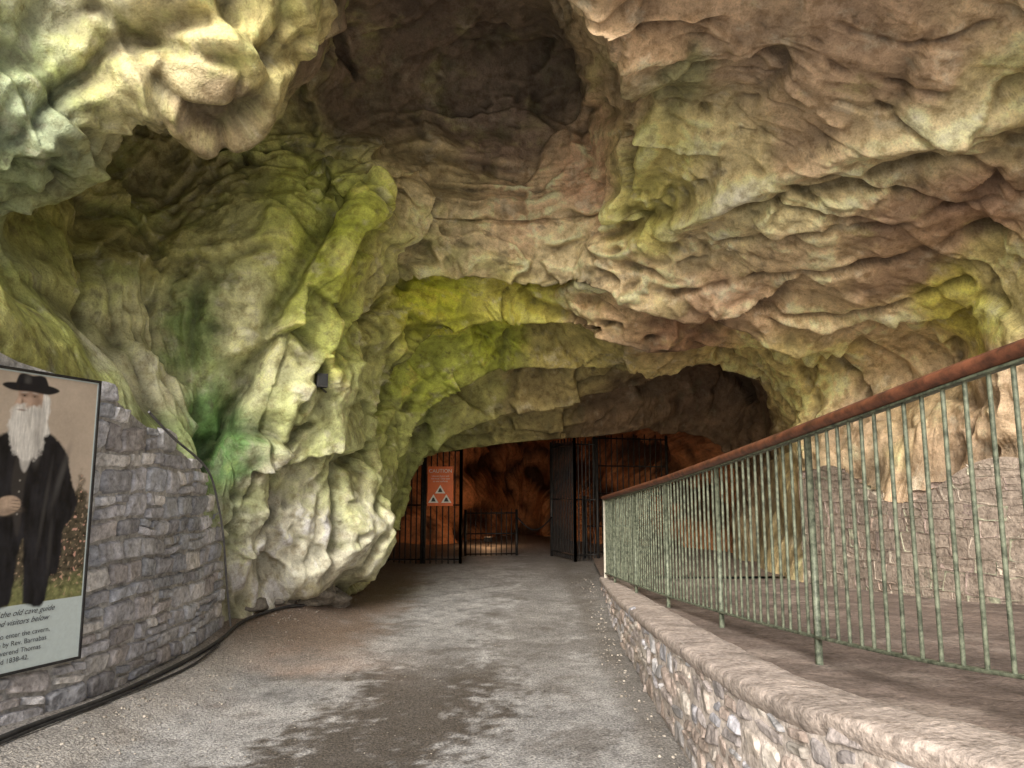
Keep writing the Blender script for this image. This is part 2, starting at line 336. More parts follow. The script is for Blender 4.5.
bank=sstep(-1.2,-1.9,x_+.45*n0+.6*n1)*sstep(6.4,8.6,y_+.7*n1)
blend(bank*.85,(.26,.185,.135))
pink=np.exp(-((x_+1.95)/.7)**2-((y_-7.3)/1.0)**2)*sstep(-.25,.25,n0+.3*n1); blend(pink*.75,(.52,.38,.31))
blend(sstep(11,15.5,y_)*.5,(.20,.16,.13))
gut=sstep(-2.25,-2.5,x_+.12*n1)*sstep(9,7,y_); blend(gut*.5,(.46,.42,.38))
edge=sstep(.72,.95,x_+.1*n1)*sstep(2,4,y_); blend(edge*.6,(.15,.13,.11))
fore_bounce=sstep(3.0,1.5,y_); blend(fore_bounce,(.6,.58,.54))  # unseen forecourt made pale to bounce light up onto the cave roof
Cg=np.clip(Cg,.03,.75)
m,nt,b=newmat('rough_tarmac',.65,.5)
P=N(nt,'ShaderNodeNewGeometry').outputs['Position']; at=N(nt,'ShaderNodeAttribute',attribute_name='Col').outputs['Color']
a2_=noise(nt,P,48,5,.78);vo=N(nt,'ShaderNodeTexVoronoi');vo.inputs['Scale'].default_value=65;nt.links.new(P,vo.inputs['Vector'])
c=mix(nt,at,ramp(nt,a2_,[(.36,(.3,.3,.3)),(.5,(1,1,1)),(.64,(1.5,1.5,1.45))]).outputs[0],.85,'MULTIPLY')
c=mix(nt,c,ramp(nt,vo.outputs['Distance'],[(.1,(1.45,1.45,1.4)),(.4,(1,1,1)),(.75,(.5,.5,.5))]).outputs[0],.6,'MULTIPLY')
nt.links.new(c,b.inputs['Base Color'])
h=math_n(nt,'SUBTRACT',a2_,math_n(nt,'MULTIPLY',vo.outputs['Distance'],.5))
nt.links.new(bump(nt,h,.014,.8),b.inputs['Normal'])
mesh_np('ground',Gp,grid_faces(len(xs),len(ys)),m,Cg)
# ---------------------------------------------------------------- masonry
def resample(pl,n):
    pl=np.array(pl,float); u=np.linspace(0,len(pl)-1,n); return catmull(pl,u)
def masonry(name,plan,zb,zt,palette,mortar,hr=(.09,.2),wr=(.16,.42),side=1,seed=1,depth=.028,n=400,warpk=.5,skew=.7,relief=.014,gaps=(.004,.011),mo=.003,bev=.18,dirt=0):
    r=random.Random(seed)
    path=resample(plan,n); seg=np.linalg.norm(np.diff(path[:,:2],axis=0),axis=1); L=np.concatenate([[0],np.cumsum(seg)])
    tan=np.gradient(path[:,:2],axis=0); tan/=np.linalg.norm(tan,axis=1,keepdims=True)
    nor=np.stack([tan[:,1],-tan[:,0]],1)*side
    def at(sv,zv,off):
        x=np.interp(sv,L,path[:,0]);y=np.interp(sv,L,path[:,1]);nx=np.interp(sv,L,nor[:,0]);ny=np.interp(sv,L,nor[:,1])
        return np.stack([x+nx*off,y+ny*off,zv],-1)
    Vs=[];Fs=[];Cs=[];o=0
    GA,GB=16,11
    a=np.linspace(0,1,GA)[:,None]*np.ones((1,GB)); b=np.ones((GA,1))*np.linspace(0,1,GB)[None,:]
    fc=grid_faces(GA,GB)
    zmax=max(zt(q) for q in np.linspace(0,L[-1],50)); zmin=min(zb(q) for q in np.linspace(0,L[-1],50))
    zz=zmin-.1
    stones=[]
    while zz<zmax:
        h=r.uniform(*hr); p=-r.uniform(0,.3)
        while p<L[-1]:
            w=r.uniform(*wr)
            if r.random()<.30 and h>.12:
                k=r.uniform(.35,.65); stones.append((p,zz,w,h*k))
                if w>.25:
                    kk=r.uniform(.35,.65); stones.append((p,zz+h*k,w*kk,h*(1-k))); stones.append((p+w*kk,zz+h*k,w*(1-kk),h*(1-k)))
                else: stones.append((p,zz+h*k,w,h*(1-k)))
            else: stones.append((p,zz,w,h))
            p+=w
        zz+=h
    for (p,z0,w,h) in stones:
        mc=p+w/2; zc=z0+h/2
        if mc<0.02 or mc>L[-1]-.02 or zc>zt(mc) or zc<zb(mc)-.15: continue
        gap=r.uniform(*gaps); pw=r.uniform(4,10)
        sup=1-((np.abs(2*a-1))**pw+(np.abs(2*b-1))**pw)**(1/pw)
        sv=p+gap+a*(w-2*gap); zv=z0+gap+b*(h-2*gap)
        sv=sv+(b-.5)*r.uniform(-.05,.05)*skew; zv=zv+(a-.5)*r.uniform(-.03,.03)*skew
        q=np.stack([sv.ravel()*1.8,zv.ravel()*1.8,np.full(sv.size,seed*3.1)],1)
        sv=sv.ravel()+.08*warpk*gnoise(q,11)+.03*warpk*gnoise(q*4,16); zv=zv.ravel()+.08*warpk*gnoise(q,12)+.03*warpk*gnoise(q*4,17)
        q2=np.stack([sv*8,zv*8,np.full(sv.size,r.uniform(0,50))],1)
        nz=fbm(q2,3,13)
        prof=sstep(.0,bev,sup.ravel()+.06*nz)
        off=-.012+(depth+r.uniform(-.008,.010))*prof+relief*1.6*nz*prof+((a.ravel()-.5)*r.uniform(-.02,.02)+(b.ravel()-.5)*r.uniform(-.02,.02))*prof
        Vs.append(at(np.clip(sv,0,L[-1]),zv,off)); Fs.append(fc+o); o+=len(sv)
        c=np.array(r.choice(palette))*r.uniform(.7,1.2); Cs.append(np.tile(c,(len(sv),1))*(1+.4*nz)[:,None]*(.78+.22*prof)[:,None])
    ms=np.linspace(0,L[-1],max(60,int(L[-1]/.04))); mz=np.linspace(0,1,70)
    SV=np.repeat(ms[:,None],70,1); ZB=np.array([zb(q)-.3 for q in ms])[:,None];ZT=np.array([zt(q) for q in ms])[:,None]
    ZV=ZB+(ZT-ZB)*mz[None,:]
    q=np.stack([SV.ravel()*7,ZV.ravel()*7,np.zeros(SV.size)],1)
    Vs.append(at(SV.ravel(),ZV.ravel(),mo+.010*fbm(q,3,14))); Fs.append(grid_faces(len(ms),70)+o); Cs.append(np.tile(np.array(mortar),(SV.size,1)))
    VV=np.concatenate(Vs);CC=np.concatenate(Cs)
    CC=CC*(1+.5*fbm(VV*1.4,4,15))[:,None]
    if dirt: dm=sstep(.5,.0,VV[:,2]+.25*fbm(VV*3,3,18)); CC=CC*(1-dirt*dm[:,None])+np.array([.16,.13,.10])*dirt*dm[:,None]
    return mesh_np(name,VV,np.concatenate(Fs),STONE,CC)
STONE=mat_col('wall_stone',.85,24,.009,.8)
lp=[(-3.6,2.6),(-3.3,4.2),(-3.2,4.85),(-3.0,5.5),(-2.95,6.2),(-2.95,7),(-3.0,7.7),(-3.06,8.3)]
lpr=resample(lp,200); lL=np.concatenate([[0],np.cumsum(np.linalg.norm(np.diff(lpr,axis=0),axis=1))])
def lzt(q):
    y=np.interp(q,lL,lpr[:,1]); return float(np.interp(y,[2.6,4.2,4.85,5.5,6,7.3,7.9,8.3],[2.7,2.6,2.43,2.34,2.15,1.8,1.3,.3]))
masonry('stone_wall',lp,lambda q:-.05,lzt,[(.60,.62,.66),(.68,.68,.70),(.46,.48,.53),(.70,.68,.66),(.62,.62,.66),(.54,.51,.51),(.48,.48,.51)],(.50,.49,.47),hr=(.11,.23),wr=(.16,.44),side=1,seed=3,depth=.040,gaps=(.005,.011),mo=-.004,relief=.014,bev=.13,dirt=.25)
wp=[(6.5,-2.0,1.0),(3.6,-.6,1.0),(1.95,1.3,.9),(1.5,2.35,.8),(1.24,2.9,.78),(1.10,3.7,.72),(1.06,4.9,.66),(1.10,6.5,.57),(1.2,9,.42),(1.4,12.2,.27)]
wpr=resample(wp,500); wL=np.concatenate([[0],np.cumsum(np.linalg.norm(np.diff(wpr[:,:2],axis=0),axis=1))])
wz=lambda q: float(np.interp(q,wL,wpr[:,2]))-.055
masonry('retaining_wall',[p[:2] for p in wp],lambda q:-.05,wz,[(.46,.38,.34),(.52,.46,.41),(.38,.34,.33),(.46,.38,.34),(.54,.50,.46),(.38,.35,.35),(.46,.46,.48),(.41,.41,.45)],(.56,.50,.46),hr=(.08,.17),wr=(.12,.34),side=-1,seed=5,n=500,depth=.026,bev=.25,dirt=.5)
path=wpr; tan=np.gradient(path[:,:2],axis=0);tan/=np.linalg.norm(tan,axis=1,keepdims=True)
inn=np.stack([tan[:,1],-tan[:,0]],1)
prof=[(-.0,-.10),(-.02,-.075),(-.03,-.05),(-.032,-.02),(-.022,-.005),(0,.001),(.04,.004),(.10,.004),(.16,.004),(.22,.004),(.3,0),(.34,-.03)]
pth=catmull(path,np.linspace(0,len(path)-1,1600)); inn2=catmull(inn,np.linspace(0,len(path)-1,1600))
Vc=np.concatenate([np.stack([pth[:,0]+inn2[:,0]*o_,pth[:,1]+inn2[:,1]*o_,pth[:,2]+h_],1) for (o_,h_) in prof])
nz=fbm(Vc*3,4,950); nz2=fbm(Vc*9,4,955); Vc[:,2]+=.014*nz+.010*nz2; Vc[:,:2]+=.018*fbm(Vc*5,4,951)[:,None]
Cc=np.tile(np.array([.41,.35,.315]),(len(Vc),1))*(1+.5*nz+.5*nz2)[:,None]
CONC=mat_col('coping_mortar',.9,34,.009,.8)
mesh_np('wall_coping',Vc,grid_faces(len(prof),len(pth)),CONC,Cc)
fr_=np.linspace(0,1,110)**1.5
Vw=[]
for k in range(0,len(path),2):
    x0=path[k,0]+inn[k,0]*.3;y0=path[k,1]+inn[k,1]*.3
    for q_ in fr_: Vw.append((x0+(9-x0)*q_,y0,path[k,2]-.02))
Vw=np.array(Vw); Vw[:,2]+=.02*fbm(Vw*2,3,960)
Cw=np.tile(np.array([.19,.15,.13]),(len(Vw),1))*(1+.7*fbm(Vw*1.3,5,970)+.5*fbm(Vw*5,4,971))[:,None]
lt=sstep(.1,.3,fbm(Vw*1.6,4,975)); Cw=Cw*(1-.5*lt[:,None])+np.array([.38,.32,.28])*.5*lt[:,None]
mesh_np('walkway_floor',Vw,grid_faces(len(range(0,len(path),2)),len(fr_)),mat_col('walkway_dirt',.9,40,.008,.8),Cw)
Ve=[]
for k,y in enumerate(np.linspace(12.2,19,40)):
    for q_ in np.linspace(0,1,30): Ve.append((1.4+.25*(y-12.2)/4+5.5*q_,y,.27))
Ve=np.array(Ve); Ve[:,2]+=.02*fbm(Ve*2,3,961)
mesh_np('cave_floor_ledge',Ve,grid_faces(40,30),bpy.data.materials['walkway_dirt'],np.tile(np.array([.2,.15,.12]),(len(Ve),1)))
masonry('rubble_wall',[(4.2,11.2),(4.4,10.3),(4.6,9.3),(4.9,8.3),(5.4,7.2),(5.6,6)],lambda q:.2,lambda q:1.7+.25*math.sin(q*2.3),[(.46,.36,.30),(.50,.43,.36),(.38,.30,.27),(.52,.47,.39),(.36,.29,.26),(.42,.43,.32)],(.30,.25,.21),hr=(.13,.27),wr=(.18,.46),side=-1,seed=9,warpk=.5,skew=.8,depth=.026,relief=.03,bev=.3,mo=-.006)
# ---------------------------------------------------------------- sweeps
import bmesh
def sweep(name,pts,prof,mat,up=(0,0,1),smooth=True,parent=None):
    pts=np.array(pts,float); n=len(pts);k=len(prof); V=[]
    for i_ in range(n):
        a=pts[max(i_-1,0)];b_=pts[min(i_+1,n-1)]; tn=(b_-a)/np.linalg.norm(b_-a)
        sd=np.cross(tn,up)
        if np.linalg.norm(sd)<1e-3: sd=np.array([1,0,0])
        sd/=np.linalg.norm(sd); u2=np.cross(sd,tn)
        for (p,q_) in prof: V.append(pts[i_]+sd*p+u2*q_)
    Fq=[]
    for i_ in range(n-1):
        for j in range(k): Fq.append((i_*k+j,i_*k+(j+1)%k,(i_+1)*k+(j+1)%k,(i_+1)*k+j))
    ob=mesh_np(name,V,Fq,mat,None,smooth)
    bm=bmesh.new();bm.from_mesh(ob.data);bm.verts.ensure_lookup_table()
    try: bm.faces.new([bm.verts[j] for j in range(k)]);bm.faces.new([bm.verts[(n-1)*k+j] for j in range(k)][::-1])
    except Exception: pass
    bm.to_mesh(ob.data);bm.free()
    if parent: ob.parent=parent
    return ob
def circ(r_,k=8): return [(r_*math.cos(2*math.pi*j/k),r_*math.sin(2*math.pi*j/k)) for j in range(k)]
def rect(w,h,c=.25):
    a,b_=w/2,h/2;e=min(a,b_)*c
    return [(a,-b_+e),(a,b_-e),(a-e,b_),(-a+e,b_),(-a,b_-e),(-a,-b_+e),(-a+e,-b_),(a-e,-b_)]
def bars(name,items,mat,parent=None,k=8):
    V=[];Fq=[];o=0
    for (p0,p1,r_) in items:
        p0=np.array(p0,float);p1=np.array(p1,float);d=p1-p0;d/=np.linalg.norm(d)
        rf=np.array([0,1,0]) if abs(d[2])>.7 else np.array([0,0,1])
        sd=np.cross(d,rf);sd/=np.linalg.norm(sd);u2=np.cross(sd,d)
        for p in (p0,p1):
            for j in range(k):
                an=2*math.pi*(j+.5)/k; V.append(p+r_*(sd*math.cos(an)+u2*math.sin(an)))
        for j in range(k): Fq.append((o+j,o+(j+1)%k,o+k+(j+1)%k,o+k+j))
        if k==4: Fq.append((o,o+1,o+2,o+3));Fq.append((o+7,o+6,o+5,o+4))
        o+=2*k
    ob=mesh_np(name,V,Fq,mat,None,k>4)
    if parent: ob.parent=parent
    return ob
def empty(name):
    e=bpy.data.objects.new(name,None); scene.collection.objects.link(e); return e
# ---------------------------------------------------------------- railing
GREEN=mat_plain('weathered_green_paint',(.045,.055,.038),(.19,.215,.155),24,.5,.1,.002)
WOOD=mat_plain('handrail_wood',(.075,.03,.018),(.23,.085,.045),14,.5,0,.003)
rl=[(2.5,.2,1.2,2.36),(2.08,1.4,1.08,2.24),(1.84,2.75,.95,2.1),(1.71,3.5,.88,2.01),(1.62,5.1,.75,1.88),(1.52,7.4,.60,1.72),(1.46,9.6,.48,1.6),(1.42,11.8,.37,1.49)]
rr_=resample(rl,400); rL=np.concatenate([[0],np.cumsum(np.linalg.norm(np.diff(rr_[:,:2],axis=0),axis=1))])
RE=empty('railing')
sweep('handrail',rr_[:,[0,1,3]],rect(.10,.06,.7),WOOD,parent=RE)
sweep('top_flat',rr_[:,[0,1,3]]-np.array([0,0,.038]),rect(.045,.012),GREEN,parent=RE)
sweep('bottom_rail',rr_[:,[0,1,2]],rect(.04,.014),GREEN,parent=RE)
def rp(q): return [float(np.interp(q,rL,rr_[:,j])) for j in range(4)]
it=[];po=[];q_=.05;k_=0
while q_<rL[-1]-.03:
    x,y,zb_,zt_=rp(q_)
    if k_%14==7: po.append(((x,y,zb_-.17),(x,y,zt_-.03),.022))
    else: it.append(((x+random.uniform(-.003,.003),y,zb_),(x+random.uniform(-.003,.003),y,zt_-.03),.0095))
    q_+=.118;k_+=1
bars('balusters',it,GREEN,RE); bars('posts',po,GREEN,RE,4)
x,y,zb_,zt_=rp(rL[-1]); bars('end_post',[((x,y,.2),(x,y,zt_),.035)],mat_plain('cream_paint',(.45,.43,.35),(.6,.57,.5),20,.6),RE,4)
# ---------------------------------------------------------------- gates
IRON=mat_plain('black_iron',(.012,.012,.013),(.03,.028,.027),20,.5,.5,.001)
def gate(name,p0,p1,z0,z1,sp=.105,r_=.012,rails=(.04,.5,.97)):
    E=empty(name); p0=np.array(p0,float);p1=np.array(p1,float);Lg=np.linalg.norm(p1-p0);n=max(2,int(Lg/sp))
    its=[]
    for i_ in range(n+1):
        p=p0+(p1-p0)*i_/n; its.append(((p[0],p[1],z0),(p[0],p[1],z1+(.07 if i_%2 else 0)),r_))
    bars('bars',its,IRON,E)
    bars('rails',[((*p0,z0+(z1-z0)*f_),(*p1,z0+(z1-z0)*f_),.02) for f_ in rails],IRON,E,4)
    bars('posts',[((*p0,z0-.1),(*p0,z1+.05),.04),((*p1,z0-.1),(*p1,z1+.05),.04)],IRON,E,4)
    return E
gate('iron_gate',(-2.6,15.0),(-1.75,15.0),.2,2.45,.10,.014)
gate('iron_gate',(-1.7,15.0),(-1.0,15.0),.2,2.45,.10,.014)
gate('iron_gate',(-1.0,15.0),(-1.08,16.4),.2,2.45)
gate('iron_fence',(-1.0,16.6),(.1,16.8),.22,1.15)
gate('iron_gate',(.85,16.6),(1.25,15.3),.25,2.6,.09,.014)
gate('iron_gate',(1.25,15.3),(1.72,15.5),.25,2.6,.08,.014)
gate('iron_fence',(1.75,16.2),(3.4,16.8),1.5,2.75,.13,.014)
gate('iron_fence',(1.5,16),(2.9,16.2),.3,1.45,.12)
rp_=[(.1+.75*k/12,16.7-.3*k/12,1.05-.28*math.sin(math.pi*k/12)) for k in range(13)]
sweep('rope_barrier',rp_,circ(.015),IRON)
# ---------------------------------------------------------------- flat graphic helpers
def panel_frame(origin,right,normal):
    r_=Vector(right).normalized(); n_=Vector(normal).normalized(); u_=n_.cross(r_) if n_.cross(r_).z>0 else r_.cross(n_)
    return Matrix(((r_.x,u_.x,n_.x,origin[0]),(r_.y,u_.y,n_.y,origin[1]),(r_.z,u_.z,n_.z,origin[2]),(0,0,0,1)))
def poly(name,M,pts,lift,mat,parent):
    me=bpy.data.meshes.new(name); me.from_pydata([tuple(M@Vector((p[0],p[1],lift))) for p in pts],[],[list(range(len(pts)))]); me.materials.append(mat)
    ob=bpy.data.objects.new(name,me); scene.collection.objects.link(ob); ob.parent=parent; return ob
def smooth_poly(pts,n=6):
    P_=np.array(pts[-1:]+pts+pts[:2],float); u=np.linspace(1,len(pts)+1,len(pts)*n,endpoint=False); return catmull(P_,u)
def text(name,s_,M,x,y,size,lift,mat,parent,align='LEFT',shear=0):
    cu=bpy.data.curves.new(name,'FONT'); cu.body=s_; cu.size=size; cu.align_x=align; cu.shear=shear; cu.materials.append(mat)
    ob=bpy.data.objects.new(name,cu); scene.collection.objects.link(ob); ob.matrix_world=M@Matrix.Translation((x,y,lift)); ob.parent=parent; return ob
def box(name,M,x0,x1,y0,y1,z0,z1,mat,parent):
    c_=[(x,y,z) for z in (z0,z1) for y in (y0,y1) for x in (x0,x1)]
    me=bpy.data.meshes.new(name); me.from_pydata([tuple(M@Vector(c)) for c in c_],[],[(0,2,3,1),(4,5,7,6),(0,1,5,4),(2,6,7,3),(0,4,6,2),(1,3,7,5)]); me.materials.append(mat)
    ob=bpy.data.objects.new(name,me); scene.collection.objects.link(ob); ob.parent=parent
    bv=ob.modifiers.new('b','BEVEL'); bv.width=.003; bv.segments=2
    return ob
def flat(name,c,rough=.4,v=.12,scale=8):
    return mat_plain(name,tuple(x*(1-v) for x in c),tuple(min(1,x*(1+v)) for x in c),scale,rough,0,.0)
# ---------------------------------------------------------------- information board with old portrait print
PE=empty('portrait_information_board')
pd=Vector((.24,.65,0)).normalized(); pn=Vector((pd.y,-pd.x,0))
PWd,PH=1.35,1.86
org=Vector((-2.945,5.34,0))-pd*PWd+pn*.012; MP=panel_frame((org.x,org.y,.495),pd,pn)
FR=mat_plain('frame_metal',(.03,.03,.035),(.06,.06,.06),10,.35,.6)
box('backing',MP,0,PWd,0,PH,-.05,0,FR,PE)
for nm,a_ in (('frame_top',(-.010,PWd+.010,PH,PH+.018)),('frame_bottom',(-.010,PWd+.010,-.018,0)),('frame_side_a',(-.018,-.0,-.018,PH+.018)),('frame_side_b',(PWd,PWd+.018,-.018,PH+.018))):
    box(nm,MP,*a_,-.055,.015,FR,PE)
ink=flat('print_ink',(.05,.05,.06),.4)
nu,nv=340,470
U,Vv=np.meshgrid(np.linspace(0.0,PWd,nu),np.linspace(0,PH,nv),indexing='ij'); U=U.ravel();Vv=Vv.ravel()
PC=np.tile(np.array([.52,.60,.60]),(len(U),1)); UV=np.stack([U,Vv],1); U3=np.stack([U,Vv,0*U],1)
def sdf(pts):
    pts=np.array(pts); d=np.full(len(U),9.); ins=np.zeros(len(U),bool)
    for k in range(len(pts)):
        a_=pts[k];b_=pts[(k+1)%len(pts)]; ab=b_-a_; t_=np.clip(((UV-a_)@ab)/(ab@ab+1e-12),0,1)
        d=np.minimum(d,np.linalg.norm(UV-a_-t_[:,None]*ab,axis=1))
        c1=(a_[1]>Vv)!=(b_[1]>Vv)
        xi=(b_[0]-a_[0])*(Vv-a_[1])/((b_[1]-a_[1])+1e-12)+a_[0]
        ins^=c1&(U<xi)
    return np.where(ins,-d,d)
def paint(m,c):
    global PC
    c=np.asarray(c,float)
    if c.ndim==1: c=c[None,:]
    PC=PC*(1-m[:,None])+c*m[:,None]
def blob(cx,cy,a,b,c,soft=.25,k=1.0,ang=0):
    ca,sa=math.cos(ang),math.sin(ang);x=(U-cx)*ca+(Vv-cy)*sa;y=-(U-cx)*sa+(Vv-cy)*ca
    r=np.sqrt((x/a)**2+(y/b)**2); paint(k*sstep(1+soft,1-soft,r),c)
WB=fbm(U3*22,3,1020)
def shape(pts,c,soft=.008,k=1.0,n=6,rag=.0):
    paint(k*sstep(soft,-soft,sdf(smooth_poly(pts,n))+rag*WB),c)
NB=fbm(U3*3,4,1001);NS=fbm(U3*26,3,1002);NM=fbm(U3*10,4,1003);NH=fbm(U3*np.array([60,9,1]),3,1004);NG=gnoise(U3*48,1005)
pb=(Vv>.40)&(Vv<PH-.01)&(U<PWd-.01)&(U>.01)
grad=((Vv-.4)/1.4)[:,None]
paint(pb*1.0,np.array([.54,.45,.36])*(1-grad*.15)*(1+.30*NB[:,None]))
gm=sstep(.05,-.08,Vv-(.95+.12*NB+.22*NM+.22*np.exp(-((U-1.27)/.08)**2)))*pb
gc=np.array([.09,.075,.05])*(1+1.9*np.clip(NS,-.5,1))[:,None]+np.array([.30,.20,.14])*sstep(.22,.42,NG)[:,None]
paint(gm,gc)
paint(sstep(.3,.42,gnoise(U3*36,1008))*gm*sstep(.95,1.1,U),(.62,.36,.28))
paint(sstep(.60,.45,Vv+.06*NM)*pb*.7,np.array([.24,.26,.10])*(1+NS)[:,None])
c0=.87
blk=np.array([.014,.014,.017])
fold=(1+2.2*np.clip(fbm(U3*np.array([14,4,1]),3,1010),-.4,1)+.4*NS)[:,None]
shape([(c0-.17,.9),(c0-.19,.45),(c0-.22,.40),(c0-.06,.40),(c0-.03,.5),(c0-.01,.8),(c0+.02,.8),(c0+.04,.45),(c0+.06,.40),(c0+.20,.41),(c0+.17,.9)],blk*1.2*fold,.012,rag=.01)
shape([(c0-.09,1.50),(c0+.06,1.51),(c0+.18,1.45),(c0+.27,1.35),(c0+.32,1.18),(c0+.38,1.02),(c0+.33,.90),(c0+.29,.84),(c0+.28,.62),(c0+.24,.56),(c0+.05,.58),(c0+.01,.80),(c0-.04,.66),(c0-.15,.60),(c0-.27,.63),(c0-.29,.92),(c0-.35,1.05),(c0-.32,1.24),(c0-.25,1.40)],blk*fold,.012,rag=.015)
blob(c0+.24,1.20,.02,.16,(.09,.087,.085),1.0,.7,-.25); blob(c0-.25,1.18,.02,.14,(.075,.073,.07),1.0,.7,.2)
blob(c0+.14,1.0,.012,.22,(.06,.058,.056),1.0,.7,-.1); blob(c0+.20,.75,.012,.14,(.055,.053,.05),1.0,.7)
shape([(c0-.06,1.40),(c0-.10,1.15),(c0-.05,.86),(c0-.02,.86),(c0-.01,1.15),(c0+.03,1.40)],(.05,.045,.042),.012,.8)
shape([(c0-.035,1.44),(c0-.06,1.30),(c0-.02,1.22),(c0+.02,1.32),(c0+.02,1.44)],(.55,.53,.50),.01,.8)
for k in range(4): blob(c0-.045,1.17-.07*k,.007,.007,(.25,.24,.22),.4)
shape([(c0-.20,1.00),(c0-.16,1.06),(c0-.09,1.075),(c0-.035,1.05),(c0-.03,1.0),(c0-.08,.965),(c0-.15,.955)],np.array([.48,.36,.27])*(1+.3*NS)[:,None],.008)
for k in range(4): blob(c0-.055,1.045-.021*k,.034,.003,(.16,.12,.09),.5,.8,-.12)
blob(c0-.12,.975,.08,.02,(.22,.17,.13),1.0,.6,.1)
blob(c0-.215,.985,.03,.036,(.60,.57,.52),.25)
hc=np.array([.64,.62,.58])*(1+.7*NH)[:,None]
hx0=c0-.02
shape([(hx0+.02,1.78),(hx0+.11,1.74),(hx0+.145,1.66),(hx0+.13,1.56),(hx0+.155,1.48),(hx0+.09,1.45),(hx0+.03,1.55)],hc,.012,rag=.02)
skin=np.array([.48,.34,.26])
shape([(hx0-.075,1.76),(hx0-.085,1.70),(hx0-.105,1.655),(hx0-.08,1.64),(hx0-.08,1.60),(hx0+.05,1.58),(hx0+.08,1.66),(hx0+.07,1.76)],skin*(1+.12*NS)[:,None],.008)
blob(hx0,1.75,.09,.022,(.14,.10,.08),1.0,.85)
blob(hx0-.045,1.712,.026,.012,(.14,.09,.065),1.0,.9); blob(hx0+.028,1.712,.022,.011,(.16,.10,.07),1.0,.85)
blob(hx0-.044,1.708,.007,.004,(.03,.02,.02),.4); blob(hx0+.026,1.708,.006,.004,(.03,.02,.02),.4)
blob(hx0-.045,1.728,.024,.005,(.5,.47,.43),.8,.6,.12); blob(hx0+.03,1.728,.020,.005,(.5,.47,.43),.8,.6,-.15)
blob(hx0-.075,1.672,.014,.020,(.58,.42,.32),.7,.8); blob(hx0-.055,1.665,.008,.022,(.2,.13,.09),.9,.8,.1)
blob(hx0+.05,1.67,.028,.045,(.24,.16,.115),1.0,.7)
shape([(hx0-.105,1.63),(hx0-.06,1.645),(hx0-.02,1.64),(hx0+.06,1.65),(hx0+.10,1.60),(hx0+.12,1.48),(hx0+.10,1.36),(hx0+.03,1.29),(hx0-.04,1.30),(hx0-.11,1.40),(hx0-.135,1.53)],hc*1.08,.016,rag=.035)
blob(hx0-.055,1.615,.028,.006,(.22,.15,.12),.9,.8)
blob(hx0+.07,1.46,.03,.13,(.26,.24,.22),1.0,.6); blob(hx0+.0,1.55,.012,.06,(.35,.33,.30),1.0,.5,.2)
shape([(hx0-.09,1.755),(hx0-.095,1.83),(hx0-.06,1.85),(hx0,1.842),(hx0+.06,1.85),(hx0+.10,1.83),(hx0+.105,1.755)],blk*1.1,.007)
blob(hx0-.03,1.81,.02,.03,(.10,.098,.095),1.0,.6)
shape([(hx0-.19,1.755),(hx0-.12,1.735),(hx0,1.74),(hx0+.12,1.732),(hx0+.20,1.765),(hx0+.13,1.79),(hx0,1.785),(hx0-.12,1.785),(hx0-.18,1.775)],blk,.007)
PC*=(1+.10*NS+.08*fbm(U3*60,2,1030))[:,None]
Mn=np.array(MP); PV=(Mn[:3,:3]@np.stack([U,Vv,np.full(len(U),.006)])).T+Mn[:3,3]
mp,nt,b=newmat('printed_board',.4,.3); nt.links.new(N(nt,'ShaderNodeAttribute',attribute_name='Col').outputs['Color'],b.inputs['Base Color'])
ob=mesh_np('portrait_print',PV,grid_faces(nu,nv),mp,np.clip(PC,.005,1)); ob.parent=PE
text('script_1','memories of the old cave guide',MP,.50,.335,.05,.010,ink,PE,shear=.4)
text('script_2','who first showed visitors below',MP,.45,.28,.05,.010,ink,PE,shear=.4)
for k,tx in enumerate(['The first people to enter the cavern,','was led to believe by Rev. Barnabas','in writing: The Reverend Thomas','Guildford. Donated 1838-42.']):
    text('caption_%d'%k,tx,MP,.48,.205-.05*k,.043,.010,ink,PE)
# ---------------------------------------------------------------- caution sign
CE=empty('caution_sign'); o=S(427,506,14.85); MC=panel_frame((o[0],14.87,o[2]),(1,0,0),(0,-1,0))
RED=flat('sign_red',(.85,.19,.055),.4,.08); WT=flat('sign_white',(.88,.86,.82),.4,.03); BK=flat('sign_black',(.02,.02,.02),.4)
sw_,sh_=.5,.76
box('plate',MC,0,sw_,0,sh_,-.015,0,RED,CE)
text('heading','CAUTION',MC,sw_/2,sh_-.12,.10,.003,WT,CE,'CENTER')
for k in range(3): text('line_%d'%k,['Uneven floors and','low roof. Take care','on wet surfaces'][k],MC,sw_/2,sh_-.2-.05*k,.045,.003,WT,CE,'CENTER')
for k,(tx_,ty_) in enumerate([(.25,.24),(.12,.06),(.37,.06)]):
    w2=.10; poly('warning_triangle_%d'%k,MC,[(tx_-w2,ty_),(tx_+w2,ty_),(tx_,ty_+.165)],.003,WT,CE)
    poly('triangle_mark_%d'%k,MC,[(tx_-.045,ty_+.025),(tx_+.045,ty_+.025),(tx_+.012,ty_+.10),(tx_-.015,ty_+.10)],.005,BK,CE)
